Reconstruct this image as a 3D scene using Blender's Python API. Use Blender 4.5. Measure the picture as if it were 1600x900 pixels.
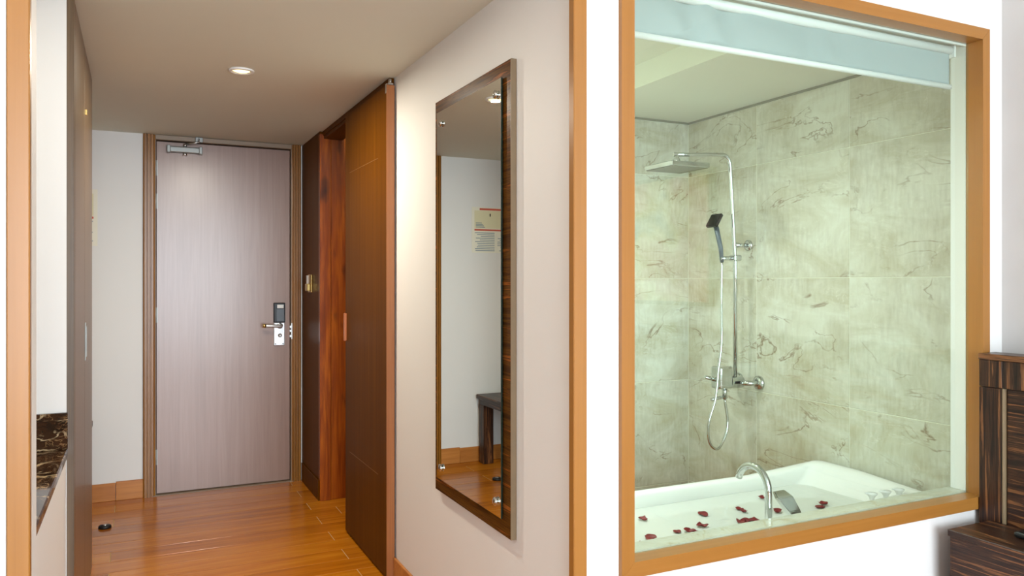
import bpy, bmesh, math, random
from mathutils import Vector, Matrix
random.seed(7)
for o in list(bpy.data.objects): bpy.data.objects.remove(o)
S = bpy.context.scene
COL = S.collection
PI = math.pi

# ------------------------------------------------------------------ camera, world, lights, exposure
CAM_H = 1.263
cd = bpy.data.cameras.new('camera'); cam = bpy.data.objects.new('camera', cd); COL.objects.link(cam)
cam.location = (0, 0, CAM_H); cam.rotation_euler = (PI/2, 0, -math.radians(25.86))
cd.sensor_width = 36; cd.lens = 36*1211/1600; cd.shift_y = -10/1600; cd.clip_start = .05
S.camera = cam

W = bpy.data.worlds.new('sky'); S.world = W; W.use_nodes = True
bg = W.node_tree.nodes['Background']; bg.inputs[0].default_value = (.80, .91, 1, 1); bg.inputs[1].default_value = 13.6

def area_light(name, loc, size, power, col, rot=(0, 0, 0), size_y=None, shape=None, portal=False):
    l = bpy.data.lights.new(name, 'AREA'); l.energy = power; l.color = col
    l.shape = shape or ('RECTANGLE' if size_y else 'SQUARE'); l.size = size
    if size_y: l.size_y = size_y
    if portal: l.cycles.is_portal = True
    o = bpy.data.objects.new(name, l); o.location = loc; o.rotation_euler = rot; COL.objects.link(o)
    return o
# daylight comes through the bedroom's big window (behind the camera)
area_light('bedroom_window_portal', (.75, -3.25, 1.30), 3.3, 1, (1, 1, 1), (PI/2, 0, 0), size_y=2.3, portal=True)

vs = S.view_settings
vs.view_transform = 'Standard'; vs.look = 'None'; vs.exposure = 0.15; vs.gamma = 1.0; vs.use_curve_mapping = False

# ------------------------------------------------------------------ helpers
def lin(r, g, b):
    f = lambda v: (v/255/12.92) if v/255 <= .04045 else ((v/255+.055)/1.055)**2.4
    return (f(r), f(g), f(b), 1)

def box(bm, x0, x1, y0, y1, z0, z1, bev=0, seg=1):
    m = Matrix.Translation(((x0+x1)/2, (y0+y1)/2, (z0+z1)/2)) @ Matrix.Diagonal((x1-x0, y1-y0, z1-z0, 1))
    r = bmesh.ops.create_cube(bm, size=1, matrix=m)
    if bev:
        es = list({e for v in r['verts'] for e in v.link_edges})
        bmesh.ops.bevel(bm, geom=es, offset=bev, segments=seg, profile=.5, affect='EDGES')
    return bm
def B(x0, x1, y0, y1, z0, z1, bev=0, seg=1):
    return box(bmesh.new(), x0, x1, y0, y1, z0, z1, bev, seg)
def prism(bm, pts, axis, a, b):
    """extrude polygon pts (2D) along axis from a to b. axis 0:(y,z) 1:(x,z) 2:(x,y)"""
    def P(p, t):
        return {0: (t, p[0], p[1]), 1: (p[0], t, p[1]), 2: (p[0], p[1], t)}[axis]
    A = [bm.verts.new(P(p, a)) for p in pts]; C = [bm.verts.new(P(p, b)) for p in pts]
    n = len(pts); bm.faces.new(A); bm.faces.new(C[::-1])
    for i in range(n): bm.faces.new((A[i], C[i], C[(i+1) % n], A[(i+1) % n]))
    bmesh.ops.recalc_face_normals(bm, faces=bm.faces)
    return bm
def tube(bm, pts, r, n=12, caps=True):
    pts = [Vector(p) for p in pts]
    rs = r if isinstance(r, (list, tuple)) else [r]*len(pts)
    rings = []; up = None
    for i, p in enumerate(pts):
        t = (pts[min(i+1, len(pts)-1)] - pts[max(i-1, 0)]).normalized()
        if up is None: up = t.orthogonal().normalized()
        up = (up - t*up.dot(t)).normalized(); sd = t.cross(up)
        rings.append([bm.verts.new(p + (up*math.cos(2*PI*k/n) + sd*math.sin(2*PI*k/n))*rs[i]) for k in range(n)])
    for a, b in zip(rings, rings[1:]):
        for k in range(n): bm.faces.new((a[k], a[(k+1) % n], b[(k+1) % n], b[k])).smooth = True
    if caps:
        bm.faces.new(rings[0][::-1]); bm.faces.new(rings[-1])
    return bm
def T(pts, r, n=12): return tube(bmesh.new(), pts, r, n)
def lathe(prof, c, axis='Z', n=24, bm=None):
    """prof: (radius, height) list, revolved about axis through c"""
    bm = bm or bmesh.new(); rings = []
    for r, hh in prof:
        ring = []
        for k in range(n):
            a = 2*PI*k/n; x, y = r*math.cos(a), r*math.sin(a)
            v = {'Z': (x, y, hh), 'X': (hh, x, y), 'Y': (x, hh, y)}[axis]
            ring.append(bm.verts.new(Vector(c)+Vector(v)))
        rings.append(ring)
    for a, b in zip(rings, rings[1:]):
        for k in range(n): bm.faces.new((a[k], a[(k+1) % n], b[(k+1) % n], b[k])).smooth = True
    if prof[0][0] > 1e-6: bm.faces.new(rings[0][::-1])
    if prof[-1][0] > 1e-6: bm.faces.new(rings[-1])
    bmesh.ops.remove_doubles(bm, verts=bm.verts, dist=1e-6)
    bmesh.ops.recalc_face_normals(bm, faces=bm.faces)
    return bm
def spline(pts, n=10):
    P = [Vector(p) for p in pts]; P = [2*P[0]-P[1]] + P + [2*P[-1]-P[-2]]; out = []
    for i in range(1, len(P)-2):
        for k in range(n):
            t = k/n; a, b, c, d = P[i-1:i+3]
            out.append(.5*((2*b)+(c-a)*t+(2*a-5*b+4*c-d)*t*t+(3*b-a-3*c+d)*t**3))
    return out + [P[-2]]

def wpos(o):
    p = Vector((0, 0, 0))
    while o: p += o.location; o = o.parent
    return p
def obj(name, bm, mat, parent=None, label=None, center=False):
    """bm holds world coordinates. child meshes keep the parent's origin unless center"""
    base = wpos(parent) if parent else Vector((0, 0, 0))
    org = base.copy()
    if not parent or center:
        vs_ = [v.co for v in bm.verts]
        lo = [min(v[i] for v in vs_) for i in range(3)]; hi = [max(v[i] for v in vs_) for i in range(3)]
        org = Vector(((lo[0]+hi[0])/2, (lo[1]+hi[1])/2, lo[2]))
    bmesh.ops.translate(bm, verts=bm.verts, vec=-org)
    me = bpy.data.meshes.new(name); bm.to_mesh(me); bm.free()
    me.materials.append(mat)
    o = bpy.data.objects.new(name, me); COL.objects.link(o)
    o.location = org - base; o.parent = parent
    if label: o['label'] = label
    return o
def empty(name, loc):
    o = bpy.data.objects.new(name, None); o.location = loc; o.empty_display_size = .1; COL.objects.link(o); return o
def tag(o, label, cat, group=None, kind=None):
    o['label'] = label; o['category'] = cat
    if group: o['group'] = group
    if kind: o['kind'] = kind
    return o
def thing(name, label, cat, loc, group=None, kind=None): return tag(empty(name, loc), label, cat, group, kind)
def struct(name, bm, mat, label, cat, parent=None):
    o = obj(name, bm, mat, parent); tag(o, label, cat, kind='structure'); return o
def smooth(o, ang=40):
    for p in o.data.polygons: p.use_smooth = True
    try: o.data.set_sharp_from_angle(angle=math.radians(ang))
    except Exception: pass
    return o

# ------------------------------------------------------------------ materials
def newmat(name):
    m = bpy.data.materials.new(name); m.use_nodes = True
    nt = m.node_tree; return m, nt, nt.nodes['Principled BSDF'], nt.nodes, nt.links
def plain(name, col, rough=.5, metal=0, noise=0, nscale=8, bump=0, bscale=60, spec=None, coat=0):
    m, nt, p, N, L = newmat(name)
    p.inputs['Base Color'].default_value = col; p.inputs['Roughness'].default_value = rough; p.inputs['Metallic'].default_value = metal
    if spec is not None: p.inputs['Specular IOR Level'].default_value = spec
    if coat: p.inputs['Coat Weight'].default_value = coat; p.inputs['Coat Roughness'].default_value = .06
    tc = N.new('ShaderNodeTexCoord')
    nz = N.new('ShaderNodeTexNoise'); nz.inputs['Scale'].default_value = nscale; nz.inputs['Detail'].default_value = 4
    L.new(tc.outputs['Object'], nz.inputs['Vector'])
    mx = N.new('ShaderNodeMix'); mx.data_type = 'RGBA'
    mx.inputs['A'].default_value = col
    k = 1-noise; mx.inputs['B'].default_value = (col[0]*k, col[1]*k, col[2]*k, 1)
    L.new(nz.outputs['Fac'], mx.inputs['Factor']); L.new(mx.outputs['Result'], p.inputs['Base Color'])
    if bump:
        n2 = N.new('ShaderNodeTexNoise'); n2.inputs['Scale'].default_value = bscale; L.new(tc.outputs['Object'], n2.inputs['Vector'])
        b = N.new('ShaderNodeBump'); b.inputs['Strength'].default_value = bump; b.inputs['Distance'].default_value = .002
        L.new(n2.outputs['Fac'], b.inputs['Height']); L.new(b.outputs['Normal'], p.inputs['Normal'])
    return m
def wood(name, stops, axis='Z', across=40, along=1.2, rough=.35, distort=.6, fine=.25, spec=None, knots=None, coat=0, vary=0):
    """stops: ramp [(pos,col)]; grain runs along axis; per-object offset"""
    m, nt, p, N, L = newmat(name)
    p.inputs['Roughness'].default_value = rough
    if spec is not None: p.inputs['Specular IOR Level'].default_value = spec
    if coat: p.inputs['Coat Weight'].default_value = coat; p.inputs['Coat Roughness'].default_value = .1
    tc = N.new('ShaderNodeTexCoord'); oi = N.new('ShaderNodeObjectInfo')
    sc = N.new('ShaderNodeVectorMath'); sc.operation = 'SCALE'; sc.inputs[0].default_value = (17, 23, 31); L.new(oi.outputs['Random'], sc.inputs['Scale'])
    ad = N.new('ShaderNodeVectorMath'); L.new(tc.outputs['Object'], ad.inputs[0]); L.new(sc.outputs[0], ad.inputs[1])
    mp = N.new('ShaderNodeMapping'); v = [across]*3; v['XYZ'.index(axis)] = along; mp.inputs['Scale'].default_value = v
    L.new(ad.outputs[0], mp.inputs['Vector'])
    n1 = N.new('ShaderNodeTexNoise'); n1.inputs['Scale'].default_value = 1; n1.inputs['Detail'].default_value = 5; n1.inputs['Roughness'].default_value = .6; n1.inputs['Distortion'].default_value = distort
    L.new(mp.outputs[0], n1.inputs['Vector'])
    n2 = N.new('ShaderNodeTexNoise'); n2.inputs['Scale'].default_value = 5; n2.inputs['Detail'].default_value = 3; L.new(mp.outputs[0], n2.inputs['Vector'])
    mx = N.new('ShaderNodeMix'); mx.inputs['Factor'].default_value = fine
    L.new(n1.outputs['Fac'], mx.inputs['A']); L.new(n2.outputs['Fac'], mx.inputs['B'])
    fac = mx.outputs['Result']
    if vary:
        ma = N.new('ShaderNodeMath'); ma.operation = 'MULTIPLY_ADD'; ma.inputs[1].default_value = vary; ma.inputs[2].default_value = -vary/2
        L.new(oi.outputs['Random'], ma.inputs[0]); mb = N.new('ShaderNodeMath'); L.new(fac, mb.inputs[0]); L.new(ma.outputs[0], mb.inputs[1]); fac = mb.outputs[0]
    cr = N.new('ShaderNodeValToRGB'); e = cr.color_ramp.elements
    while len(e) < len(stops): e.new(.5)
    for el, (ps, c) in zip(e, stops): el.position = ps; el.color = c
    L.new(fac, cr.inputs['Fac']); out = cr.outputs['Color']
    if knots:
        mp2 = N.new('ShaderNodeMapping'); v = [knots[0]]*3; v['XYZ'.index(axis)] = knots[0]*.45; mp2.inputs['Scale'].default_value = v
        L.new(ad.outputs[0], mp2.inputs['Vector'])
        vo = N.new('ShaderNodeTexNoise'); vo.inputs['Scale'].default_value = 1; vo.inputs['Detail'].default_value = 2; L.new(mp2.outputs[0], vo.inputs['Vector'])
        r2 = N.new('ShaderNodeMapRange'); r2.inputs['From Min'].default_value = knots[1]; r2.inputs['From Max'].default_value = knots[1]+.12
        L.new(vo.outputs['Fac'], r2.inputs['Value'])
        m2 = N.new('ShaderNodeMix'); m2.data_type = 'RGBA'; L.new(r2.outputs[0], m2.inputs['Factor']); L.new(out, m2.inputs['A']); m2.inputs['B'].default_value = knots[2]
        out = m2.outputs['Result']
    L.new(out, p.inputs['Base Color'])
    b = N.new('ShaderNodeBump'); b.inputs['Strength'].default_value = .08; b.inputs['Distance'].default_value = .001
    L.new(n2.outputs['Fac'], b.inputs['Height']); L.new(b.outputs['Normal'], p.inputs['Normal'])
    return m
def marble(name, base, dark, vein, scale, rough, vwidth=.02, vamt=.7, wvein=None, grain=0):
    m, nt, p, N, L = newmat(name); p.inputs['Roughness'].default_value = rough
    tc = N.new('ShaderNodeTexCoord'); oi = N.new('ShaderNodeObjectInfo')
    sc = N.new('ShaderNodeVectorMath'); sc.operation = 'SCALE'; sc.inputs[0].default_value = (7, 13, 19); L.new(oi.outputs['Random'], sc.inputs['Scale'])
    ad = N.new('ShaderNodeVectorMath'); L.new(tc.outputs['Object'], ad.inputs[0]); L.new(sc.outputs[0], ad.inputs[1])
    mp = N.new('ShaderNodeMapping'); mp.inputs['Scale'].default_value = (scale, scale*.8, scale*1.7); mp.inputs['Rotation'].default_value = (.45, .0, .3)
    L.new(ad.outputs[0], mp.inputs['Vector'])
    n1 = N.new('ShaderNodeTexNoise'); n1.inputs['Scale'].default_value = 1.4; n1.inputs['Detail'].default_value = 8; n1.inputs['Roughness'].default_value = .65; n1.inputs['Distortion'].default_value = 1.0
    L.new(mp.outputs[0], n1.inputs['Vector'])
    cr = N.new('ShaderNodeValToRGB'); cr.color_ramp.elements[0].position = .33; cr.color_ramp.elements[1].position = .66
    cr.color_ramp.elements[0].color = dark; cr.color_ramp.elements[1].color = base
    L.new(n1.outputs['Fac'], cr.inputs['Fac']); out = cr.outputs['Color']
    for i, (vs_, wd, col, amt) in enumerate([(1.0, vwidth, vein, vamt), (2.3, vwidth*.8, wvein or vein, vamt*.7)]):
        n = N.new('ShaderNodeTexNoise'); n.inputs['Scale'].default_value = vs_; n.inputs['Detail'].default_value = 6; n.inputs['Distortion'].default_value = .8; n.inputs['Roughness'].default_value = .55
        o2 = N.new('ShaderNodeVectorMath'); o2.inputs[1].default_value = (5.3*(i+1), 2.1, 8.7); L.new(mp.outputs[0], o2.inputs[0]); L.new(o2.outputs[0], n.inputs['Vector'])
        s = N.new('ShaderNodeMath'); s.operation = 'SUBTRACT'; s.inputs[1].default_value = .5; L.new(n.outputs['Fac'], s.inputs[0])
        a = N.new('ShaderNodeMath'); a.operation = 'ABSOLUTE'; L.new(s.outputs[0], a.inputs[0])
        r = N.new('ShaderNodeMapRange'); r.inputs['From Min'].default_value = 0; r.inputs['From Max'].default_value = wd; r.inputs['To Min'].default_value = amt; r.inputs['To Max'].default_value = 0
        L.new(a.outputs[0], r.inputs['Value'])
        # break the vein up
        nb = N.new('ShaderNodeTexNoise'); nb.inputs['Scale'].default_value = 2.2; L.new(o2.outputs[0], nb.inputs['Vector'])
        rb = N.new('ShaderNodeMapRange'); rb.inputs['From Min'].default_value = .42; rb.inputs['From Max'].default_value = .6; L.new(nb.outputs['Fac'], rb.inputs['Value'])
        mu = N.new('ShaderNodeMath'); mu.operation = 'MULTIPLY'; L.new(r.outputs[0], mu.inputs[0]); L.new(rb.outputs[0], mu.inputs[1])
        x = N.new('ShaderNodeMix'); x.data_type = 'RGBA'; L.new(mu.outputs[0], x.inputs['Factor']); L.new(out, x.inputs['A']); x.inputs['B'].default_value = col
        out = x.outputs['Result']
    if grain:
        mg = N.new('ShaderNodeMapping'); mg.inputs['Scale'].default_value = (70, 70, 16); L.new(ad.outputs[0], mg.inputs['Vector'])
        ng = N.new('ShaderNodeTexNoise'); ng.inputs['Scale'].default_value = 1; ng.inputs['Detail'].default_value = 3; L.new(mg.outputs[0], ng.inputs['Vector'])
        nb = N.new('ShaderNodeTexNoise'); nb.inputs['Scale'].default_value = 3.2; nb.inputs['Detail'].default_value = 3; L.new(ad.outputs[0], nb.inputs['Vector'])
        mm = N.new('ShaderNodeMath'); mm.operation = 'MULTIPLY'; L.new(ng.outputs['Fac'], mm.inputs[0]); L.new(nb.outputs['Fac'], mm.inputs[1])
        rg = N.new('ShaderNodeMapRange'); rg.inputs['From Min'].default_value = .18; rg.inputs['From Max'].default_value = .40; rg.inputs['To Max'].default_value = grain; L.new(mm.outputs[0], rg.inputs['Value'])
        x = N.new('ShaderNodeMix'); x.data_type = 'RGBA'; L.new(rg.outputs[0], x.inputs['Factor']); L.new(out, x.inputs['A']); x.inputs['B'].default_value = vein
        out = x.outputs['Result']
    L.new(out, p.inputs['Base Color']); return m
def emit(name, col, s):
    m, nt, p, N, L = newmat(name); p.inputs['Base Color'].default_value = (.8, .8, .8, 1)
    p.inputs['Emission Color'].default_value = col; p.inputs['Emission Strength'].default_value = s; return m
def pane(name, tint, ior=1.5):
    m, nt, p, N, L = newmat(name); N.remove(p)
    t = N.new('ShaderNodeBsdfTransparent'); t.inputs[0].default_value = tint
    g = N.new('ShaderNodeBsdfGlossy'); g.inputs['Roughness'].default_value = 0; g.inputs[0].default_value = (1, 1, 1, 1)
    fr = N.new('ShaderNodeFresnel'); ge = N.new('ShaderNodeNewGeometry')
    mr_ = N.new('ShaderNodeMapRange'); mr_.inputs['To Min'].default_value = ior; mr_.inputs['To Max'].default_value = 1/ior   # thin sheet: no total reflection inside
    L.new(ge.outputs['Backfacing'], mr_.inputs['Value']); L.new(mr_.outputs[0], fr.inputs[0])
    mx = N.new('ShaderNodeMixShader'); L.new(fr.outputs[0], mx.inputs[0]); L.new(t.outputs[0], mx.inputs[1]); L.new(g.outputs[0], mx.inputs[2])
    L.new(mx.outputs[0], N['Material Output'].inputs[0]); return m

M = {}
M['white'] = plain('white_paint', (.80, .79, .76, 1), .6, noise=.03, nscale=2, bump=.05, bscale=120)
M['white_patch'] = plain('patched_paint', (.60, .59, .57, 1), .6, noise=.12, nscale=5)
M['ceil'] = plain('ceiling_paint', (.75, .765, .655, 1), .7, noise=.02)
M['trim'] = wood('orange_trim', [(.25, lin(150, 100, 42)), (.6, lin(163, 111, 50)), (.8, lin(172, 120, 58))], 'Z', 26, .8, .3, fine=.2)
M['trim_h'] = wood('orange_trim_horizontal', [(.25, lin(150, 100, 42)), (.6, lin(163, 111, 50)), (.8, lin(172, 120, 58))], 'X', 26, .8, .3, fine=.2)
M['plank'] = wood('floor_plank', [(.25, lin(152, 82, 8)), (.5, lin(188, 110, 16)), (.75, lin(208, 132, 30))], 'X', 16, 1.1, .2, distort=1.2, vary=.22)
M['grout'] = plain('floor_joint', lin(196, 160, 96), .6)
M['bedfloor'] = wood('bedroom_floor', [(.25, lin(128, 66, 16)), (.75, lin(180, 106, 40))], 'X', 12, 1, .25)
M['base'] = wood('baseboard_wood', [(.25, lin(160, 92, 34)), (.75, lin(206, 138, 66))], 'X', 22, 1.4, .35)
M['door'] = wood('door_veneer', [(.25, lin(138, 108, 95)), (.5, lin(150, 119, 105)), (.75, lin(160, 130, 116))], 'Z', 20, .8, .29, distort=1.4, fine=.3, spec=.8)
M['casing'] = wood('casing_wood', [(.3, lin(112, 66, 12)), (.7, lin(160, 106, 30))], 'Z', 40, 1, .3)
M['head'] = plain('head_strip', lin(150, 130, 108), .4, noise=.1)
M['dark'] = wood('dark_brown_laminate', [(.25, lin(78, 42, 3)), (.55, lin(95, 54, 5)), (.8, lin(112, 66, 10))], 'Z', 45, .8, .36, fine=.3, spec=.03)
M['dark_edge'] = wood('brown_edge_band', [(.3, lin(148, 88, 44)), (.7, lin(172, 110, 62))], 'Z', 40, 1, .35)
M['red'] = wood('knotty_red_wood', [(.2, lin(80, 28, 3)), (.45, lin(140, 62, 6)), (.6, lin(176, 90, 14)), (.8, lin(196, 112, 26))], 'Z', 18, 1.2, .3, distort=1.4, knots=(9, .62, lin(38, 12, 3)))
M['ward'] = wood('greybrown_wardrobe', [(.25, lin(76, 58, 40)), (.5, lin(98, 78, 56)), (.8, lin(122, 100, 76))], 'Z', 60, .8, .28, fine=.3)
ZS = [(.30, lin(20, 12, 10)), (.43, lin(38, 24, 20)), (.50, lin(66, 40, 26)), (.54, lin(34, 20, 16)), (.61, lin(132, 86, 52)), (.67, lin(58, 37, 26))]
M['zeb_v'] = wood('ebony_vertical', ZS, 'Z', 85, 2.2, .35, distort=.7, fine=.12, spec=.3)
M['zeb_h'] = wood('ebony_horizontal', ZS, 'Y', 75, 2.4, .35, distort=.8, fine=.12, spec=.3)
ZB = [(.30, lin(46, 26, 10)), (.44, lin(74, 45, 16)), (.52, lin(100, 64, 22)), (.56, lin(60, 34, 13)), (.63, lin(158, 92, 38)), (.70, lin(84, 50, 20))]
M['mir_h'] = wood('mirror_board_ebony', ZB, 'Y', 60, 1.8, .32, distort=.6, fine=.2, spec=.03)
M['mir_edge'] = plain('board_edge', lin(136, 116, 88), .45, noise=.2, nscale=30)
M['mirror'] = plain('mirror_silver', (.86, .90, .86, 1), .0, 1)
M['mirror_side'] = plain('mirror_glass_edge', lin(30, 44, 36), .1)
M['chrome'] = plain('chrome', (.58, .60, .59, 1), .07, 1)
M['steel'] = plain('brushed_steel', (.66, .65, .62, 1), .28, 1)
M['brightsteel'] = plain('satin_plate', (.80, .80, .80, 1), .35, .7)
M['closer'] = plain('silver_paint', lin(150, 152, 148), .4, .4)
M['gold'] = plain('gold_plate', lin(206, 176, 110), .25, .8)
M['black'] = plain('black_plastic', lin(16, 16, 18), .3)
M['grey'] = plain('grey_plastic', lin(92, 100, 108), .3)
M['whitep'] = plain('white_plastic', lin(235, 235, 232), .4)
M['porcelain'] = plain('white_acrylic', (.86, .86, .82, 1), .12, coat=.3)
M['tile'] = marble('beige_marble_tile', lin(216, 217, 203), lin(188, 182, 156), lin(116, 84, 48), 2.4, .10, .010, .7, lin(230, 230, 216), .20)
M['tilegrout'] = plain('tile_grout', lin(232, 232, 214), .7)
M['emper'] = marble('dark_brown_marble', lin(64, 38, 20), lin(28, 16, 8), lin(206, 180, 140), 11, .06, .028, 1, lin(170, 130, 88))
M['sillstone'] = marble('pale_sill_stone', lin(200, 202, 190), lin(182, 180, 160), lin(170, 156, 118), 5, .2, .02, .5)
M['paper'] = plain('paper', lin(236, 232, 214), .6)
M['pyellow'] = plain('print_yellow', lin(226, 220, 182), .6)
M['pred'] = plain('print_red', lin(206, 96, 70), .6)
M['pblue'] = plain('print_grey_blue', lin(128, 146, 156), .6)
M['petal'] = plain('rose_petal', lin(132, 8, 20), .45, noise=.5, nscale=60)
M['concrete'] = plain('plaster_outer', (.5, .5, .5, 1), .8)
M['glass'] = pane('green_tinted_glass', (.925, .975, .948, 1))
M['lamp'] = emit('lamp_glow', (1, .80, .36, 1), 2.2)
M['nozzle_gap_shade'] = plain('nozzle_and_gap_shade', lin(128, 126, 104), .4)  # rain head underside; also the painted shade line above the tiles
M['inlay'] = plain('brown_inlay', lin(118, 76, 26), .5)
M['rubber'] = plain('black_rubber', lin(20, 18, 16), .5)
M['handle_br'] = plain('copper_brown_pull', lin(176, 104, 62), .35)
# water
m, nt, p, N, L = newmat('milky_bath_water')
p.inputs['Base Color'].default_value = (.84, .86, .80, 1); p.inputs['Roughness'].default_value = .03; p.inputs['IOR'].default_value = 1.33
p.inputs['Transmission Weight'].default_value = .25
nz = N.new('ShaderNodeTexNoise'); nz.inputs['Scale'].default_value = 9
b = N.new('ShaderNodeBump'); b.inputs['Strength'].default_value = .08; b.inputs['Distance'].default_value = .01
L.new(nz.outputs['Fac'], b.inputs['Height']); L.new(b.outputs['Normal'], p.inputs['Normal']); M['water'] = m
# blind fabric
m, nt, p, N, L = newmat('white_blind_fabric')
p.inputs['Base Color'].default_value = (.47, .53, .54, 1); p.inputs['Roughness'].default_value = .6
tr = N.new('ShaderNodeBsdfTranslucent'); tr.inputs[0].default_value = (.8, .84, .84, 1)
mx = N.new('ShaderNodeMixShader'); mx.inputs[0].default_value = .35
L.new(p.outputs[0], mx.inputs[1]); L.new(tr.outputs[0], mx.inputs[2]); L.new(mx.outputs[0], N['Material Output'].inputs[0]); M['blind'] = m
# abstract canvas
m, nt, p, N, L = newmat('abstract_canvas'); p.inputs['Roughness'].default_value = .6
tc = N.new('ShaderNodeTexCoord'); nz = N.new('ShaderNodeTexNoise'); nz.inputs['Scale'].default_value = 3.2; nz.inputs['Detail'].default_value = 3
L.new(tc.outputs['Object'], nz.inputs['Vector']); cr = N.new('ShaderNodeValToRGB'); e = cr.color_ramp.elements
cs = [(.3, lin(70, 110, 150)), (.42, lin(220, 190, 90)), (.52, lin(214, 120, 90)), (.62, lin(226, 150, 140)), (.75, lin(236, 220, 180))]
while len(e) < 5: e.new(.5)
for el, (a, c) in zip(e, cs): el.position = a; el.color = c
L.new(nz.outputs['Fac'], cr.inputs[0]); L.new(cr.outputs[0], p.inputs['Base Color']); M['canvas'] = m

# ------------------------------------------------------------------ structure
HC = 2.13          # hall ceiling
XR = .99           # hall right wall face
YF = 5.03          # far wall face
YW = 1.66          # bedroom wall face holding the big window
XH = 2.672         # bedroom headboard wall face
XB = 2.65          # bathroom tile face
YB = 3.31          # bathroom far tile face
BC = 2.62          # bedroom ceiling

fl = struct('floor', B(-2.0, XH+.1, -3.3, 5.2, -.1, -.012), M['bedfloor'], 'glossy orange-brown plank floor of the entrance hall', 'floor')
jt = obj('floor_joint_bed', B(-.9, 1.5, 1.66, YF+.03, -.012, -.0012), M['grout'], fl)
cache = {}
PL, PW, PG = 1.3, .1408, .0036
k0 = int((1.7-3.503)/PW)-1
def plank(x0, x1, y):
    key = (round(x1-x0, 3))
    if key not in cache:
        b_ = B(-(x1-x0)/2, (x1-x0)/2, -PW/2+PG/2, PW/2-PG/2, -.0035, 0.0, .0004)
        me = bpy.data.meshes.new('plank'); b_.to_mesh(me); b_.free(); me.materials.append(M['plank']); cache[key] = me
    o = bpy.data.objects.new('plank', cache[key]); COL.objects.link(o)
    o.parent = fl; o.location = Vector(((x0+x1)/2, y, 0)) - wpos(fl)
for k in range(k0, 11):
    y = 3.503 + (k+.5)*PW
    if y-PW/2 < 1.66 or y+PW/2 > YF+.03: continue
    j = (.872 if k % 2 == 0 else (-.107 if k != 5 else 1.008)) - 2*PL
    xs = [-.9] + [j+i*PL for i in range(6) if -.85 < j+i*PL < 1.45] + [1.5]
    for a, b_ in zip(xs, xs[1:]): plank(a+PG/2, b_-PG/2, y)
obj('threshold_strip', B(.08, .90, 5.01, 5.06, -.0035, .004), M['head'], fl)

# far wall: solid back layer + front layer with the entry door opening
DX0, DX1, DH = .107, .876, 2.094
bm = B(-.9, 1.5, YF+.06, YF+.2, -.1, HC+.3)
box(bm, -.9, DX0-.02, YF, YF+.06, 0, HC); box(bm, DX1+.02, 1.5, YF, YF+.06, 0, HC); box(bm, DX0-.02, DX1+.02, YF, YF+.06, DH+.02, HC)
struct('wall_far', bm, M['white'], 'white end wall of the hall around the entrance door', 'wall')
# left side of the hall
bm = B(-.9, -.76, 3.757, YF, 0, HC)
struct('wall_left', bm, M['white'], 'white side wall of the alcove behind the wardrobe', 'wall')
bm = B(-.9, -.19, 2.70, 2.745, 0, HC)
struct('wall_niche_end', bm, M['white'], 'white wall above the brown marble counter beside the wardrobe', 'wall')
bm = B(-1.0, -.9, 1.76, 5.2, 0, HC)
struct('wall_niche_back', bm, M['white'], 'white back wall of the marble counter niche', 'wall')
# bedroom front-left wall and header
bm = B(-2.0, -.212, YW, YW+.10, 0, BC); box(bm, -.212, 1.0, YW, YW+.10, HC+.03, BC)
struct('wall_front_left', bm, M['white'], 'white bedroom wall left of the orange-trimmed hall opening', 'wall')
# hall right wall with the bathroom doorway
bm = B(XR, XR+.09, YW+.1, 3.42, 0, HC); box(bm, XR, XR+.09, 3.42, 4.50, 2.112, HC); box(bm, XR, XR+.09, 4.53, YF, 0, HC)
struct('wall_right', bm, M['white'], 'white hall wall carrying the tall mirror', 'wall')
# window wall
WX0, WX1, WZ0, WZ1 = 1.107, 2.586, .505, 2.112     # outer frame
IX0, IX1, IZ0, IZ1 = 1.147, 2.548, .545, 2.074     # inner frame
bm = bmesh.new()
for (y0, y1, a, b_, c, d) in ((YW, 1.706, WX0, WX1, WZ0, WZ1), (1.706, 1.76, IX0, IX1, IZ0, IZ1)):
    box(bm, XR+.0, a, y0, y1, 0, BC); box(bm, b_, XH+.1, y0, y1, 0, BC)
    box(bm, a, b_, y0, y1, 0, c); box(bm, a, b_, y0, y1, d, BC)
struct('wall_window', bm, M['white'], 'bright white bedroom wall around the bathroom window', 'wall')
# headboard wall, shared with bathroom
bm = B(XH, XH+.12, -3.3, YW, 0, BC)
struct('wall_bedroom_right', bm, M['white_patch'], 'off-white bedroom wall with plaster patches behind the headboard', 'wall')
# bedroom rest (behind the camera)
bm = B(-2.1, -2.0, -3.3, YW+.1, 0, BC)
struct('wall_bedroom_left', bm, M['white'], 'white bedroom side wall', 'wall')
bm = B(-2.0, -.9, -3.3, -3.2, 0, BC); box(bm, 2.4, XH, -3.3, -3.2, 0, BC); box(bm, -.9, 2.4, -3.3, -3.2, 2.45, BC); box(bm, -.9, 2.4, -3.3, -3.2, 0, .15)
struct('wall_bedroom_back', bm, M['white'], 'white bedroom wall with the wide daylight window', 'wall')
w2 = thing('window_2', 'wide bedroom window with slim white mullions', 'window', (.75, -3.25, .15), kind='structure')
for i in range(4):
    x = -.9+.02+i*(3.3-.04)/3; obj('mullion', B(x-.02, x+.02, -3.28, -3.22, .15, 2.45), M['whitep'], w2)
for z in (.15, 2.41): obj('rail', B(-.88, 2.38, -3.28, -3.22, z, z+.04), M['whitep'], w2)
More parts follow.
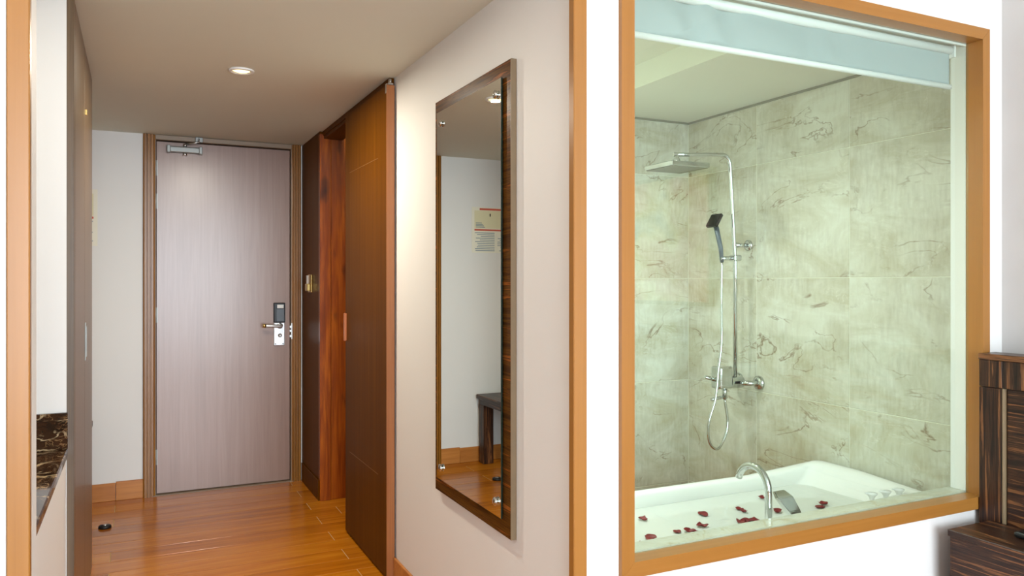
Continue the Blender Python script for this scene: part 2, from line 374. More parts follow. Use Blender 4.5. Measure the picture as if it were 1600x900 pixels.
# ceilings
struct('ceiling', B(-.9, XR, YW+.1, YF+.1, HC, HC+.12), M['ceil'], 'smooth white low ceiling of the entrance hall', 'ceiling')
struct('ceiling_bedroom', B(-2.1, XH+.1, -3.3, YW+.1, BC, BC+.1), M['white'], 'white bedroom ceiling', 'ceiling')
bm = B(1.97, XH+.1, 1.76, YB+.1, 2.11, 2.4); box(bm, XR, 1.97, 1.76, YB+.1, 2.21, 2.4)
struct('ceiling_bathroom', bm, M['ceil'], 'stepped white bathroom ceiling with a lowered strip along the tiles', 'ceiling')
# bathroom walls with separate tiles
wr = struct('wall_bathroom_right', B(XB+.002, XB+.12, 1.76, YB+.1, 0, 2.4), M['tilegrout'], 'beige marble tiled bathroom wall carrying the shower', 'wall')
wf = struct('wall_bathroom_far', B(XR+.1, XB+.002, YB+.002, YB+.1, 0, 2.4), M['tilegrout'], 'beige marble tiled wall at the far end of the bathroom', 'wall')
struct('wall_bathroom_left', B(XR+.09, XR+.11, 1.76, YB+.012, 0, 2.4), M['tilegrout'], 'plain bathroom wall backing onto the hall mirror', 'wall')
g = .0012
zr = [0, .204, .742, 1.280, 1.818, 2.098]
def tile_piece(par, a, b_, c, d, wall):
    key = (wall, round(b_-a, 3), round(d-c, 3))
    if key not in cache:
        w, hh = (b_-a)/2-g, (d-c)/2-g
        q = B(-.0, .011, -w, w, -hh, hh, .0015) if wall == 'r' else B(-w, w, 0, .011, -hh, hh, .0015)
        me = bpy.data.meshes.new('tile'); q.to_mesh(me); q.free(); me.materials.append(M['tile']); cache[key] = me
    o = bpy.data.objects.new('tile', cache[key]); COL.objects.link(o); o.parent = par
    ctr = Vector((XB, (a+b_)/2, (c+d)/2)) if wall == 'r' else Vector(((a+b_)/2, YB, (c+d)/2))
    o.location = ctr - wpos(par)
for a, b_ in zip((1.765, 2.273, 2.806), (2.273, 2.806, YB)):
    for c, d in zip(zr, zr[1:]): tile_piece(wr, a, b_, c, d, 'r')
for a, b_ in zip((1.11, 1.584, 2.117), (1.584, 2.117, XB)):
    for c, d in zip(zr, zr[1:]): tile_piece(wf, a, b_, c, d, 'f')
obj('painted_gap_shade', B(XB-.001, XB+.004, 1.77, YB-.001, 2.0985, 2.1095), M['nozzle_gap_shade'], wr)  # solid dark strip: shade of the ceiling gap put in as colour
obj('painted_gap_shade', B(1.115, XB-.001, YB-.001, YB+.004, 2.0985, 2.1095), M['nozzle_gap_shade'], wf)
# vestibule behind the sliding door
bm = B(XR+.09, 2.65, 4.53, 4.6, 0, 2.4); box(bm, 2.0, 2.1, YB+.1, 4.53, 0, 2.4); box(bm, XR+.09, 2.1, YB+.1, 4.53, 2.25, 2.4)
struct('wall_vestibule', bm, M['white'], 'plain walls of the small room behind the sliding door', 'wall')

# trim of the hall opening
def portal(name, x0, x1, label):
    bm = bmesh.new()
    box(bm, x0, x1, 1.648, 1.674, 0, HC+.03, .002)
    return struct(name, bm, M['trim'], label, 'trim')
portal('trim_1', -.210, -.174, 'tall orange wooden trim at the far left edge of the hall opening')
portal('trim_2', .968, 1.006, 'tall orange wooden trim between the mirror wall and the window wall')
struct('trim_3', B(-.210, 1.006, 1.648, 1.674, HC+.03, HC+.068, .002), M['trim_h'], 'orange wooden trim across the top of the hall opening', 'trim')
bm = B(-.212, -.175, 1.674, 1.76, 0, HC+.03)
struct('wall_opening_return', bm, M['white'], 'white return behind the left orange trim of the hall opening', 'wall')
# baseboards
bb = empty('baseboard_far', (-.3, YF, 0)); tag(bb, 'orange wooden baseboard left of the entrance door', 'baseboard', kind='structure')
obj('board', B(-.755, -.108, YF-.013, YF, 0, .102, .002), M['base'], bb)
obj('board', B(-.106, .036, YF-.016, YF, 0, .108, .002), M['base'], bb)
bb = empty('baseboard_right', (XR, 2.5, 0)); tag(bb, 'orange wooden baseboard under the tall mirror', 'baseboard', kind='structure')
obj('board', B(XR-.012, XR, 1.675, 3.19, 0, .095, .002), M['base'], bb)

# ------------------------------------------------------------------ entry door
d1 = thing('door_1', 'closed pinkish-brown veneer entrance door with electronic lock', 'door', ((DX0+DX1)/2, YF+.03, 0), kind='structure')
leaf = obj('leaf', B(DX0, DX1, YF+.010, YF+.052, .008, DH, .002), M['door'], d1)
obj('gap_backing', B(DX0-.018, DX1+.018, YF+.053, YF+.058, 0.004, DH+.018), M['rubber'], d1)
def casing(x0, x1, flip):
    n = 4; w = (x1-x0); pts = []
    # fluted profile in x,y
    prof = [(0, 0), (0, -.022), (.10, -.026), (.28, -.026), (.31, -.018), (.36, -.018), (.39, -.026), (.56, -.026), (.59, -.018), (.64, -.018), (.67, -.024), (.84, -.024), (.87, -.012), (1, -.010), (1, 0)]
    for a, y in prof: pts.append((x0+a*w if not flip else x1-a*w, YF+y))
    if flip: pts = pts[::-1]
    return prism(bmesh.new(), pts, 2, 0, HC-.002)
obj('casing', casing(.036, .100, False), M['casing'], d1); obj('casing', casing(.884, .940, True), M['casing'], d1)
obj('jamb', B(.100, DX0-.004, YF-.010, YF+.052, 0, DH+.01), M['head'], d1); obj('jamb', B(DX1+.004, .884, YF-.010, YF+.052, 0, DH+.01), M['head'], d1)
obj('head_casing', B(.100, .884, YF-.018, YF+.05, DH+.006, HC-.002, .002), M['head'], d1)
for z in (1.935, 1.738, 1.065, .225):
    hg = obj('hinge', T([(DX0-.003, YF+.004, z-.045), (DX0-.003, YF+.004, z+.045)], .004, 10), M['closer'], d1)
    obj('hinge_plate', B(DX0, DX0+.006, YF+.006, YF+.0105, z-.045, z+.045), M['closer'], hg)
# closer
cl = obj('closer', B(.175, .345, YF-.035, YF+.010, 2.030, 2.066, .008, 3), M['closer'], d1, 'silver overhead door closer')
for x in (.172, .348): obj('closer_cap', B(x-.010, x+.010, YF-.038, YF+.010, 2.026, 2.070, .003), M['closer'], cl)
obj('closer_pin', lathe([(.012, 0), (.012, .012), (.007, .018)], (.262, YF-.014, 2.014)), M['steel'], cl)
arm = bmesh.new(); tube(arm, [(.262, YF-.014, 2.066), (.262, YF-.014, 2.084)], .010); tube(arm, [(.262, YF-.014, 2.082), (.335, YF-.09, 2.088), (.338, YF-.025, 2.118)], .005, 8)
obj('closer_arm', arm, M['steel'], cl); obj('arm_bracket', B(.318, .360, YF-.030, YF-.018, 2.098, 2.128, .002), M['closer'], cl)
# lock
zl = .975
lk = obj('lock_plate', B(.776, .842, YF-.006, YF+.010, .862, 1.006, .003), M['brightsteel'], d1, 'silver lock plate')
rd = obj('card_reader', B(.774, .844, YF-.016, YF+.010, 1.006, 1.130, .005, 2), M['black'], d1, 'black card reader')
obj('reader_face', B(.790, .838, YF-.0185, YF-.015, 1.012, 1.092, .002), M['grey'], rd)
obj('reader_window', B(.794, .834, YF-.019, YF-.015, 1.096, 1.118, .001), M['whitep'], rd)
lv = obj('lever', T(spline([(.812, YF-.005, .985), (.812, YF-.045, .985), (.800, YF-.056, .985), (.760, YF-.060, .988), (.712, YF-.058, .990)], 5), [.011]*11+[.010]*10, 12), M['brightsteel'], d1)
obj('lever_tip', T([(.722, YF-.058, .989), (.700, YF-.057, .991)], .0125, 12), M['gold'], lv)
obj('lever_rose', lathe([(.018, 0), (.018, -.008), (.013, -.012)], (.812, YF-.006, .985), 'Y'), M['steel'], lv)
obj('thumb_turn', lathe([(.012, 0), (.012, -.006), (.004, -.016)], (.812, YF-.006, .925), 'Y', 16), M['steel'], lk)
for x in (.786, .832): obj('screw', lathe([(.004, 0), (.004, -.002)], (x, YF-.006, .872), 'Y', 10), M['black'], lk)
st = obj('strike_plate', B(.881, .888, YF-.0125, YF+.001, .900, 1.0), M['steel'], d1)
for z in (.912, .945, .970): obj('bolt', B(.872, .882, YF-.013, YF+.004, z, z+.014), M['brightsteel'], st)

# ------------------------------------------------------------------ cladding + bathroom doorway with sliding door
d2 = thing('door_2', 'dark brown sliding door standing open before a knotty wood doorway', 'door', (.97, 3.9, 0), kind='structure')
cp = obj('side_panel', B(.950, XR, 4.50, YF, 0, HC-.002, .001), M['dark'], d2)
obj('panel_baseboard', B(.942, .950, 4.505, YF-.03, 0, .115, .002), M['dark'], cp)
obj('jamb', B(.950, 1.012, 4.488, 4.53, 0, 2.112, .002), M['red'], d2)
obj('jamb', B(1.014, 1.20, 4.498, 4.53, 0, 2.100, .002), M['red'], d2)
obj('jamb', B(XR, XR+.09, 3.40, 3.42, 0, 2.10, .002), M['red'], d2)
obj('header', B(.972, 1.082, 3.42, 4.498, 2.085, 2.112, .002), M['dark'], d2)
obj('track', B(.966, .988, 3.19, 4.49, 2.103, HC-.001, .001), M['dark'], d2)
sp = obj('sliding_leaf', B(.950, .984, 3.175, 3.887, .010, 2.094, .0015), M['dark'], d2)
obj('edge_band', B(.9495, .9845, 3.170, 3.176, .010, 2.094, .001), M['dark_edge'], sp)
ph = obj('pull_handle', B(.938, .951, 3.858, 3.882, .965, 1.105, .004, 2), M['handle_br'], sp)
for (y0, y1, z0) in ((3.30, 3.80, 1.80), (3.30, 3.80, .42)):
    obj('inlay_line', B(.9492, .9502, y0, y1, z0, z0+.003), M['inlay'], sp)
hb = obj('hanger', B(.956, .980, 3.172, 3.20, 2.094, 2.104, .002), M['steel'], sp)
obj('hanger_wheel', lathe([(.012, -.004), (.012, .004)], (.968, 3.186, 2.112), 'X', 16), M['steel'], hb)
obj('hanger_bracket', B(.949, .9515, 3.172, 3.192, 2.060, 2.100, .001), M['steel'], hb)

# ------------------------------------------------------------------ window with glass
w1 = thing('window_1', 'large orange-framed interior window looking into the bathroom', 'window', ((WX0+WX1)/2, 1.70, WZ0), kind='structure')
FY0, FY1 = 1.646, 1.7045
def member(name, pts, mat): return obj(name, prism(bmesh.new(), pts, 1, FY0, FY1), mat, w1)
e_ = .0006
member('frame_top', [(WX0, WZ1), (WX1, WZ1), (IX1, IZ1), (IX0, IZ1)], M['trim_h'])
member('frame_sill', [(WX0, WZ0), (WX1-.04, WZ0), (WX1-.04, IZ0), (IX0, IZ0)], M['trim_h'])
member('frame_side', [(WX0, WZ0+e_), (IX0-e_, IZ0), (IX0-e_, IZ1-e_), (WX0, WZ1-e_)], M['trim'])
member('frame_side', [(WX1, WZ0), (WX1, WZ1-e_), (IX1+e_, IZ1-e_), (IX1+e_, IZ0), (WX1-.04+e_, WZ0)], M['trim'])
obj('glass_pane', B(IX0+.0005, IX1-.0005, 1.6955, 1.7035, IZ0+.0005, IZ1-.0005), M['glass'], w1)
obj('inner_sill', B(IX0+.001, IX1-.001, 1.7065, 1.765, IZ0, IZ0+.004), M['sillstone'], w1)
for z0, z1 in ((IZ1-.008, IZ1-.001),): obj('silicone_bead', B(IX0+.001, IX1-.001, 1.7037, 1.712, z0, z1), M['whitep'], w1)

# roller blind inside the reveal
rb = thing('roller_blind', 'half-raised white roller blind at the top of the bathroom window', 'blind', (1.84, 1.735, 1.925))
bm = bmesh.new(); nx, nz = 160, 8; rows = []
bx0, bx1, bz0, bz1 = 1.165, 2.507, 1.936, 2.060
for j in range(nz+1):
    row = []
    for i in range(nx+1):
        u = i/nx; x = bx0+(bx1-bx0)*u; z = bz0+(bz1-bz0)*j/nz
        amp = .011*max(.05, 1-u*1.15)
        row.append(bm.verts.new((x, 1.737+amp*math.sin(x*30+z*24+1.4*math.sin(x*13)), z)))
    rows.append(row)
for a, b_ in zip(rows, rows[1:]):
    for i in range(nx): bm.faces.new((a[i], a[i+1], b_[i+1], b_[i])).smooth = True
fb = obj('fabric', bm, M['blind'], rb)
sm = fb.modifiers.new('thickness', 'SOLIDIFY'); sm.thickness = .0008
obj('bottom_bar', T([(bx0, 1.735, 1.929), (bx1, 1.735, 1.929)], .009, 14), M['whitep'], rb)
obj('roller_tube', T([(bx0-.005, 1.738, 2.055), (bx1+.005, 1.738, 2.055)], .014, 14), M['whitep'], rb)
obj('bracket', B(bx1+.006, bx1+.014, 1.722, 1.756, 2.03, 2.072), M['whitep'], rb); obj('bracket', B(bx0-.014, bx0-.006, 1.722, 1.756, 2.03, 2.072), M['whitep'], rb)

# ------------------------------------------------------------------ mirror
mr = thing('wall_mirror', 'tall rectangular mirror on a dark striped wood board on the hall wall', 'mirror', (XR, 2.324, .517))
MX = .971
bo = obj('backing_board', B(MX, XR, 2.0125, 2.636, .517, 1.907, .001), M['mir_h'], mr)
obj('edge_band', B(MX, XR-.001, 2.0105, 2.0128, .517, 1.907), M['mir_edge'], bo)
gy0, gy1, gz0, gz1 = 2.058, 2.598, .567, 1.862
gl = obj('glass', B(MX-.009, MX-.004, gy0, gy1, gz0, gz1), M['mirror_side'], mr)
sv = obj('silver_face', B(MX-.0096, MX-.009, gy0+.001, gy1-.001, gz0+.001, gz1-.001), M['mirror'], gl)
for y in (gy0+.030, gy1-.050):
    for z in (gz0+.045, gz1-.045):
        obj('standoff_screw', lathe([(.007, .006), (.007, -.006), (.0125, -.0065), (.0125, -.011), (.008, -.014), (0, -.0145)], (MX-.006, y, z), 'X', 18), M['chrome'], mr)

# ------------------------------------------------------------------ wardrobe
wd = thing('wardrobe', 'tall grey-brown built-in wardrobe with two doors on the left of the hall', 'wardrobe', (-.45, 3.25, 0))
obj('body', B(-.755, -.192, 2.760, 3.752, 0, HC-.003), M['ward'], wd)
struct('trim_4', B(-.190, -.170, 2.700, 2.745, 0, HC-.003, .001), M['ward'], 'grey-brown end strip between the counter niche and the wardrobe', 'trim')
obj('plinth', B(-.191, -.178, 2.746, 3.752, 0, .045), M['ward'], wd)
for (y0, y1, hy) in ((2.748, 3.228, None), (3.233, 3.754, 3.262)):
    dd = obj('door', B(-.191, -.170, y0, y1, .05, HC-.006, .0015), M['ward'], wd)
    if hy:
        hd = B(-.1702, -.1665, hy-.016, hy+.010, .973, 1.112, .001)
        box(hd, -.1672, -.1635, hy-.010, hy-.002, .985, 1.10, .001)
        obj('handle', hd, M['closer'], dd)
        obj('catch', B(-.1705, -.163, hy-.02, hy-.008, 1.875, 1.895, .001), M['gold'], dd)

# ------------------------------------------------------------------ counter
ct = thing('marble_counter', 'dark brown veined marble counter on a white base in the left niche', 'counter', (-.5, 2.23, 0))
obj('countertop', B(-.895, -.186, 1.765, 2.698, .733, .757, .003), M['emper'], ct)
obj('backsplash', B(-.895, -.186, 2.682, 2.6995, .7575, .868, .002), M['emper'], ct)
obj('base', B(-.895, -.192, 1.765, 2.698, 0, .7325), M['white'], ct)

# ------------------------------------------------------------------ bench in the alcove (seen in the mirror)
bn = thing('luggage_bench', 'low dark wooden bench under the notice, seen in the tall mirror', 'bench', (-.42, 4.42, 0))
obj('top', B(-.62, -.222, 3.84, 5.0, .445, .474, .003), M['zeb_h'], bn)
obj('apron', B(-.60, -.242, 3.86, 4.98, .405, .445), M['zeb_h'], bn)
for x in (-.60, -.312):
    for y in (3.87, 4.905): obj('leg', B(x, x+.075, y, y+.075, 0, .405, .002), M['zeb_v'], bn)
# ------------------------------------------------------------------ notice
nt_ = thing('safety_notice', 'printed paper notice on the white wall, seen in the tall mirror', 'notice', (-.38, YF, 1.465))
nx0, nx1, nz0, nz1 = -.56, -.200, 1.467, 1.790
obj('sheet', B(nx0, nx1, YF-.003, YF-.0005, nz0, nz1), M['paper'], nt_)
obj('map_print', B(nx0+.02, nx1-.02, YF-.0036, YF-.003, 1.64, 1.765), M['pyellow'], nt_)
bm = B(nx0+.06, nx1-.06, YF-.0042, YF-.003, 1.768, 1.782); box(bm, nx0+.02, nx1-.02, YF-.0042, YF-.003, 1.622, 1.634)
obj('red_heading', bm, M['pred'], nt_)
bm = bmesh.new()
for i in range(11):
    z = 1.480+i*.0125
    for a, b_ in ((nx0+.02, nx0+.165), (nx0+.185, nx1-.02)): box(bm, a, b_-random.uniform(0, .05), YF-.0042, YF-.003, z, z+.005)
for i in range(4):
    box(bm, nx1-.10+i*.008, nx1-.03, YF-.0046, YF-.003, 1.645+i*.010, 1.650+i*.010)
obj('text_lines', bm, M['pblue'], nt_)
obj('extinguisher_mark', B(-.345, -.337, YF-.0048, YF-.003, 1.725, 1.745), M['black'], nt_)

# ------------------------------------------------------------------ key card switch
ks = thing('key_card_switch', 'small gold key card switch on the dark panel beside the entrance door', 'switch', (.95, 4.745, 1.20))
bd = obj('plate', B(.940, .9495, 4.70, 4.79, 1.198, 1.306, .003, 2), M['gold'], ks)
obj('card_slot', B(.920, .940, 4.714, 4.776, 1.205, 1.250, .004, 2), M['gold'], ks); obj('card', B(.926, .930, 4.722, 4.768, 1.235, 1.300), M['whitep'], ks)

# ------------------------------------------------------------------ door stop
ds = thing('door_stop', 'small black floor door stop near the wardrobe', 'door stop', (-.145, 4.485, 0))
obj('base_ring', lathe([(.030, .0003), (.030, .010), (.026, .014), (0, .014)], (-.145, 4.485, 0)), M['rubber'], ds)
obj('magnet', lathe([(.012, .014), (.012, .018), (0, .018)], (-.145, 4.485, 0)), M['steel'], ds)

# ------------------------------------------------------------------ downlights
def downlight(x, y, zc, r, power, col, label, group, spread=2.6):
    t = thing('downlight', label, 'ceiling light', (x, y, zc-.012), group)
    obj('trim_ring', lathe([(r*.72, 0), (r*.80, -.008), (r, -.006), (r*1.02, 0)], (x, y, zc), n=32), M['whitep'], t)
    obj('bulb', lathe([(0, -.007), (r*.5, -.006), (r*.72, -.001)], (x, y, zc), n=24), M['lamp'], t)
    l = area_light('downlight_glow', (x, y, zc-.012), r*.8, power, col, shape='DISK')
    l.data.spread = spread
    return t
HW = (1, .92, .76)
downlight(.388, 3.346, HC, .050, 20, HW, 'round glowing downlight in the hall ceiling', 'hall downlights', 3.1)
downlight(.388, 2.10, HC, .050, 1.8, HW, 'unseen downlight added to brighten the hall, just inside the orange trim', 'hall downlights', 3.1)  # added lamp out of view, lifts the hall brightness
downlight(-.52, 2.25, HC, .050, 1.8, HW, 'unseen downlight added to brighten the niche above the brown marble counter', 'hall downlights', 3.1)  # extra unseen lamp added to light the niche and hall
downlight(1.45, 2.30, 2.21, .050, 9.5, (.94, 1, 1), 'round downlight in the raised bathroom ceiling above the bathtub', 'bathroom downlights')
downlight(1.45, 2.95, 2.21, .050, 9.5, (.94, 1, 1), 'round downlight in the raised bathroom ceiling near the shower', 'bathroom downlights')

# ------------------------------------------------------------------ bathtub
def rr(x0, x1, y0, y1, r, n=7):
    out = []
    for cx, cy, a0 in ((x1-r, y1-r, 0), (x0+r, y1-r, PI/2), (x0+r, y0+r, PI), (x1-r, y0+r, 1.5*PI)):
        for k in range(n+1):
            a = a0+PI/2*k/n; out.append((cx+r*math.cos(a), cy+r*math.sin(a)))
    return out
TX0, TX1, TY0, TY1, TZ = 1.115, 2.635, 1.775, 2.42, .480
def sst(a, b_, x):
    t = max(0, min(1, (x-a)/(b_-a))); return t*t*(3-2*t)
def lift(x, y): return .022*sst(2.34, 2.50, x)*max(0, min(1, (y-1.85)/.35))
bt = thing('bathtub', 'white rectangular bathtub filled with water behind the window', 'bathtub', (1.87, 2.1, 0))
def tub_loops(loops):
    bm = bmesh.new(); rings = []
    for (pts, z, lf) in loops: rings.append([bm.verts.new((x, y, z+(lift(x, y)*lf))) for x, y in pts])
    for a, b_ in zip(rings, rings[1:]):
        n = len(a)
        for k in range(n): bm.faces.new((a[k], a[(k+1) % n], b_[(k+1) % n], b_[k])).smooth = True
    bm.faces.new(rings[-1]); bmesh.ops.recalc_face_normals(bm, faces=bm.faces); return bm
def dense(x0, x1, y0, y1, r):
    p = rr(x0, x1, y0, y1, r, 6); out = []
    for i, (a, b_) in enumerate(zip(p, p[1:]+p[:1])):
        n = 8 if i % 7 == 6 else 1
        for k in range(n): out.append((a[0]+(b_[0]-a[0])*k/n, a[1]+(b_[1]-a[1])*k/n))
    return out
loops = [(dense(TX0, TX1, TY0, TY1, .03), .02, 0), (dense(TX0, TX1, TY0, TY1, .03), TZ-.012, 1), (dense(TX0+.003, TX1-.003, TY0+.003, TY1-.003, .03), TZ-.002, 1),
         (dense(TX0+.01, TX1-.012, TY0+.012, TY1-.012, .03), TZ, 1), (dense(TX0+.05, TX1-.05, TY0+.165, TY1-.038, .05), TZ-.002, 1), (dense(TX0+.058, TX1-.062, TY0+.173, TY1-.046, .05), TZ-.012, 1),
         (dense(TX0+.075, TX1-.13, TY0+.18, TY1-.055, .06), .43, .6), (dense(TX0+.11, TX1-.34, TY0+.20, TY1-.075, .08), .30, 0), (dense(TX0+.18, TX1-.48, TY0+.23, TY1-.11, .08), .10, 0)]
obj('shell', tub_loops(loops), M['porcelain'], bt)
wt = bmesh.new(); wp = dense(TX0+.076, TX1-.132, TY0+.181, TY1-.056, .06)
ring0 = [wt.verts.new((x, y, .428)) for x, y in wp]; ring1 = [wt.verts.new((x*.98+1.85*.02, y*.98+2.1*.02, .36)) for x, y in wp]
wt.faces.new(ring0)
for k in range(len(wp)): wt.faces.new((ring0[k], ring1[k], ring1[(k+1) % len(wp)], ring0[(k+1) % len(wp)]))
wt.faces.new(ring1[::-1]); bmesh.ops.recalc_face_normals(wt, faces=wt.faces)
wo = obj('bath_water', wt, M['water']); tag(wo, 'milky bath water filling the white tub', 'water', kind='stuff')
# knobs at the right end of the deck
for i, (x, y) in enumerate(((2.345, 1.915), (2.412, 1.912), (2.478, 1.91))):
    kb = lathe([(.010, 0), (.007, .010), (.009, .022), (.018, .034), (.019, .038), (0, .040)], (x, y, TZ-.004), n=18)
    ko = obj('deck_knob', kb, M['whitep'], bt)
    obj('knob_lever', T([(x, y, TZ+.032), (x-.03, y+.004, TZ+.036)], [.005, .003], 8), M['whitep'], ko)
# tub filler spout
tp = thing('bath_spout', 'chrome gooseneck bath spout on the tub deck', 'tap', (1.768, 1.82, TZ))
x = 1.768; arc = [(x, 1.82, TZ), (x, 1.82, .56), (x, 1.82, .605)]
for k in range(1, 13):
    a = PI*k/12*.92; arc.append((x-.01*k/12, 1.82+.062*(1-math.cos(a)), .612+.066*math.sin(a)))
obj('neck', T(arc, .0115, 14), M['chrome'], tp); obj('base_ring', lathe([(.020, 0), (.020, .006), (.012, .012)], (x, 1.82, TZ)), M['chrome'], tp)
lv = thing('bath_mixer_lever', 'flat angled chrome mixer lever beside the bath spout', 'tap lever', (1.900, 1.82, TZ))
obj('base_ring', lathe([(.022, 0), (.022, .005), (.018, .010), (.016, .03)], (1.900, 1.82, TZ)), M['chrome'], lv)
bm = bmesh.new()
secs = [((1.902, 1.822, TZ+.012), .014, .013), ((1.894, 1.842, TZ+.046), .024, .011), ((1.882, 1.868, TZ+.085), .032, .009), ((1.876, 1.888, TZ+.104), .022, .006)]
rg = []
for (c, w, t) in secs:
    c = Vector(c); rg.append([bm.verts.new(c+Vector((sx*w, sy*t*.8, -sy*t*.4))) for sx, sy in ((-1, -1), (1, -1), (1, 1), (-1, 1))])
for a, b_ in zip(rg, rg[1:]):
    for k in range(4): bm.faces.new((a[k], a[(k+1) % 4], b_[(k+1) % 4], b_[k]))
bm.faces.new(rg[0][::-1]); bm.faces.new(rg[-1]); bmesh.ops.recalc_face_normals(bm, faces=bm.faces)
bmesh.ops.bevel(bm, geom=list(bm.edges), offset=.002, segments=2, affect='EDGES')
obj('lever_blade', bm, M['chrome'], lv)

# rose petals
PET = [(1.596, 2.24, 1), (1.5, 2.066, 1.3), (1.422, 2.037, 1.2), (1.621, 2.081, .9), (1.659, 2.062, 1.2), (1.653, 2.031, 1.2), (1.824, 2.194, 1.2), (1.733, 2.09, 1.1), (1.776, 2.023, .6),
       (1.984, 2.186, .9), (1.978, 2.157, .8), (1.893, 2.066, 1.5), (1.923, 2.057, 1.4), (2.166, 2.262, .9), (2.087, 2.104, 1.1), (1.957, 2.025, .6), (2.163, 2.03, .7), (2.27, 2.08, 1.2), (2.311, 2.10, 1.2), (2.273, 2.027, .8)]
PLAB = ['lone petal floating by the far left rim', 'flat petal low on the left of the water', 'dark petal at the left window frame edge', 'thin petal left of the small petal pair', 'upper petal of the small pair left of centre', 'lower petal of the small pair left of centre',
        'curled petal alone in the middle water', 'flat petal below the curled middle petal', 'tiny petal close to the near deck', 'slanted dark petal left of the spout', 'pale petal touching the slanted one left of the spout', 'left petal of the biggest heap before the spout', 'right petal of the biggest heap before the spout',
        'petal farthest back, behind the spout', 'petal just right of the spout stem', 'small petal at the foot of the spout', 'petal just right of the mixer lever', 'left of the two slender petals right of the lever', 'right of the two slender petals right of the lever', 'small petal below the two slender ones']
for (px, py, s), lb in zip(PET, PLAB):
    bm = bmesh.new(); n = 7; r = .019*s; cv = random.uniform(.25, .6); ang = random.uniform(0, 2*PI); grid = []
    for i in range(n):
        row = []
        for j in range(n):
            u, v = i/(n-1)*2-1, j/(n-1)*2-1
            x = u*math.sqrt(1-v*v/2); y = v*math.sqrt(1-u*u/2)*(.85 if u > 0 else .65)
            z = cv*.9*r*(y*y*1.5+x*x*.7) + .1*r*math.sin(5*x+px*40)
            a, b_ = math.cos(ang), math.sin(ang)
            row.append(bm.verts.new((px+r*(x*a-y*b_), py+r*(x*b_+y*a), .4295+max(0, z))))
        grid.append(row)
    for i in range(n-1):
        for j in range(n-1): bm.faces.new((grid[i][j], grid[i+1][j], grid[i+1][j+1], grid[i][j+1])).smooth = True
    o = obj('rose_petal', bm, M['petal']); md = o.modifiers.new('thickness', 'SOLIDIFY'); md.thickness = .0007; md.offset = 1
    tag(o, 'dark red rose petal, ' + lb, 'petal', 'rose petals in the bath')

# ------------------------------------------------------------------ shower set
SY = 2.856
sh = thing('shower_set', 'chrome wall shower with square rain head and hose', 'shower', (XB, SY, .78))
rx = 2.565
ris = [(rx, SY, .80), (rx, SY, 1.35), (2.535, SY, 1.80)]
for k in range(1, 9):
    a = PI/2*k/8; ris.append((2.533-.045*(1-math.cos(a))*1.0, SY, 1.810+.052*math.sin(a)))
ris.append((2.30, SY, 1.848)); ris.append((2.200, SY, 1.842))
obj('riser_pipe', T(ris, .0095, 12), M['chrome'], sh)
rh = obj('rain_head', B(2.115, 2.325, SY-.105, SY+.105, 1.776, 1.797, .003), M['chrome'], sh, 'square chrome rain head')
obj('spray_plate', B(2.122, 2.318, SY-.098, SY+.098, 1.7735, 1.7765, .001), M['nozzle_gap_shade'], rh)
obj('ball_joint', lathe([(.010, .0), (.016, .010), (.016, .022), (.010, .032), (.010, .045)], (2.22, SY, 1.797), n=16), M['chrome'], rh)
mxr = obj('mixer_body', T([(2.45, SY-.0, .785), (2.60, SY, .785)], .029, 18), M['chrome'], sh)
for dy in (-.07, .07):
    obj('wall_union', T([(2.565, SY+dy*.5, .785), (2.60, SY+dy, .785), (XB-.008, SY+dy, .785)], .013, 12), M['chrome'], mxr)
    obj('flange', lathe([(.034, 0), (.033, -.010), (.018, -.020)], (XB-.0005, SY+dy, .785), 'X', 24), M['chrome'], mxr)
obj('diverter', B(2.445, 2.525, SY-.035, SY+.035, .76, .865, .010, 2), M['chrome'], mxr)
obj('mixer_lever', T([(2.46, SY, .80), (2.41, SY-.005, .812), (2.375, SY-.01, .82)], [.012, .010, .007], 10), M['chrome'], mxr)
obj('hose_outlet', T([(2.50, SY, .77), (2.50, SY, .71)], .012, 12), M['chrome'], mxr)
obj('outlet_bar', T([(2.405, SY-.02, .715), (2.51, SY, .72)], .008, 10), M['chrome'], mxr)
wb = obj('wall_bracket', T([(rx-.01, SY, 1.437), (XB-.001, SY, 1.437)], .011, 12), M['chrome'], sh)
obj('bracket_plate', lathe([(.026, 0), (.026, -.008), (.013, -.014)], (XB-.0005, SY, 1.437), 'X', 20), M['chrome'], wb)
sl = obj('slider', B(rx-.022, rx+.022, SY-.022, SY+.022, 1.36, 1.39, .006, 2), M['chrome'], sh)
obj('slider_arm', T([(rx-.01, SY, 1.375), (rx-.095, SY-.005, 1.372)], .010, 12), M['chrome'], sl)
# hand shower held by the slider
hsx = rx-.085
hs = obj('hand_shower', T([(hsx, SY-.005, 1.355), (hsx-.008, SY-.005, 1.42), (hsx-.035, SY-.005, 1.52)], [.009, .011, .012], 12), M['grey'], sh, 'dark square hand shower')
bm = bmesh.new(); box(bm, -.035, .035, -.036, .036, -.009, .009, .004)
bmesh.ops.rotate(bm, verts=bm.verts, cent=(0, 0, 0), matrix=Matrix.Rotation(math.radians(-58), 3, 'Y')); bmesh.ops.translate(bm, verts=bm.verts, vec=(hsx-.045, SY-.005, 1.548))
obj('spray_head', bm, M['black'], hs)
hose = spline([(hsx, SY-.005, 1.36), (hsx-.005, SY-.006, 1.20), (2.455, SY-.03, .98), (2.432, SY-.035, .85), (2.415, SY-.035, .72), (2.380, SY-.03, .61), (2.388, SY-.025, .52), (2.44, SY-.02, .482), (2.492, SY-.01, .53), (2.515, SY-.004, .60), (2.50, SY, .71)], 8)
obj('hose', T(hose, .0065, 10), M['chrome'], sh)

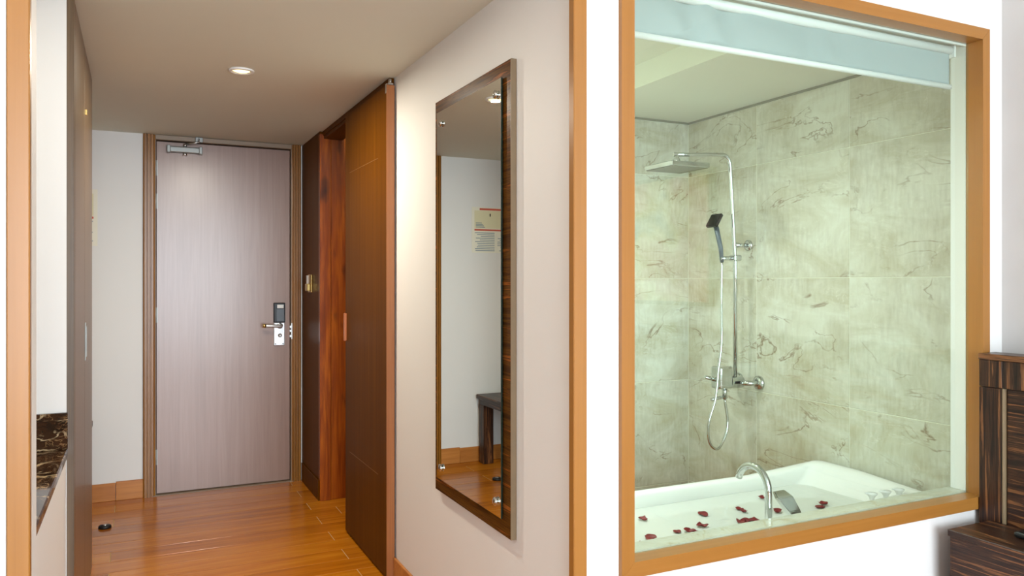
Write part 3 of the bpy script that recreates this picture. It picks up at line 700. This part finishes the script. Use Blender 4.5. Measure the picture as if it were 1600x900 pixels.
# ------------------------------------------------------------------ headboard, nightstand
hbX0, hbX1 = 2.522, 2.610
hbd = thing('headboard', 'dark striped wood bed headboard beside the bathroom window', 'headboard', (2.57, .5, 0))
yE = 1.642
obj('stile', B(hbX0, hbX1, 1.566, yE, 0, .915, .001), M['zeb_v'], hbd)
obj('top_rail', B(hbX0, hbX1, 1.566, yE, .917, 1.005, .001), M['zeb_v'], hbd)
obj('top_rail', B(hbX0, hbX1, -.60, 1.564, .917, 1.005, .001), M['zeb_v'], hbd)
obj('cap', B(hbX0-.006, hbX1, -.60, yE, 1.006, 1.026, .002), M['zeb_h'], hbd)
obj('metal_strip', B(hbX0-.001, hbX0+.02, 1.559, 1.5655, 0, .916, .001), M['mir_edge'], hbd)
obj('panel', B(hbX0+.010, hbX1, -.60, 1.5555, 0, .916, .001), M['zeb_h'], hbd)
ns = thing('nightstand', 'dark striped wood nightstand in the lower right corner', 'nightstand', (2.41, 1.2, 0))
obj('top', B(2.300, hbX0-.008, .95, 1.600, .462, .483, .002), M['zeb_h'], ns)
obj('body', B(2.306, hbX0-.008, .955, 1.595, 0, .4615, .001), M['zeb_h'], ns)
rm = thing('remote_control', 'black rounded handset lying on the nightstand', 'remote', (2.43, 1.40, .483))
obj('case', B(2.405, 2.455, 1.30, 1.46, .4835, .503, .008, 3), M['black'], rm)
for i in range(3): obj('button', lathe([(.006, 0), (.005, .003), (0, .003)], (2.43, 1.34+i*.03, .503), n=12), M['grey'], rm)

# painting above the headboard: seen as a reflection in the bathroom window
pt = thing('painting', 'colourful abstract painting faintly reflected in the bathroom window', 'painting', (XH, -.3, 1.14))
obj('canvas', B(XH-.025, XH-.004, -.86, .26, 1.155, 1.83), M['canvas'], pt)
for (y0, y1, z0, z1) in ((-.88, -.86, 1.135, 1.85), (.26, .28, 1.135, 1.85), (-.86, .26, 1.135, 1.155), (-.86, .26, 1.83, 1.85)):
    obj('frame', B(XH-.035, XH-.001, y0, y1, z0, z1), M['dark'], pt)
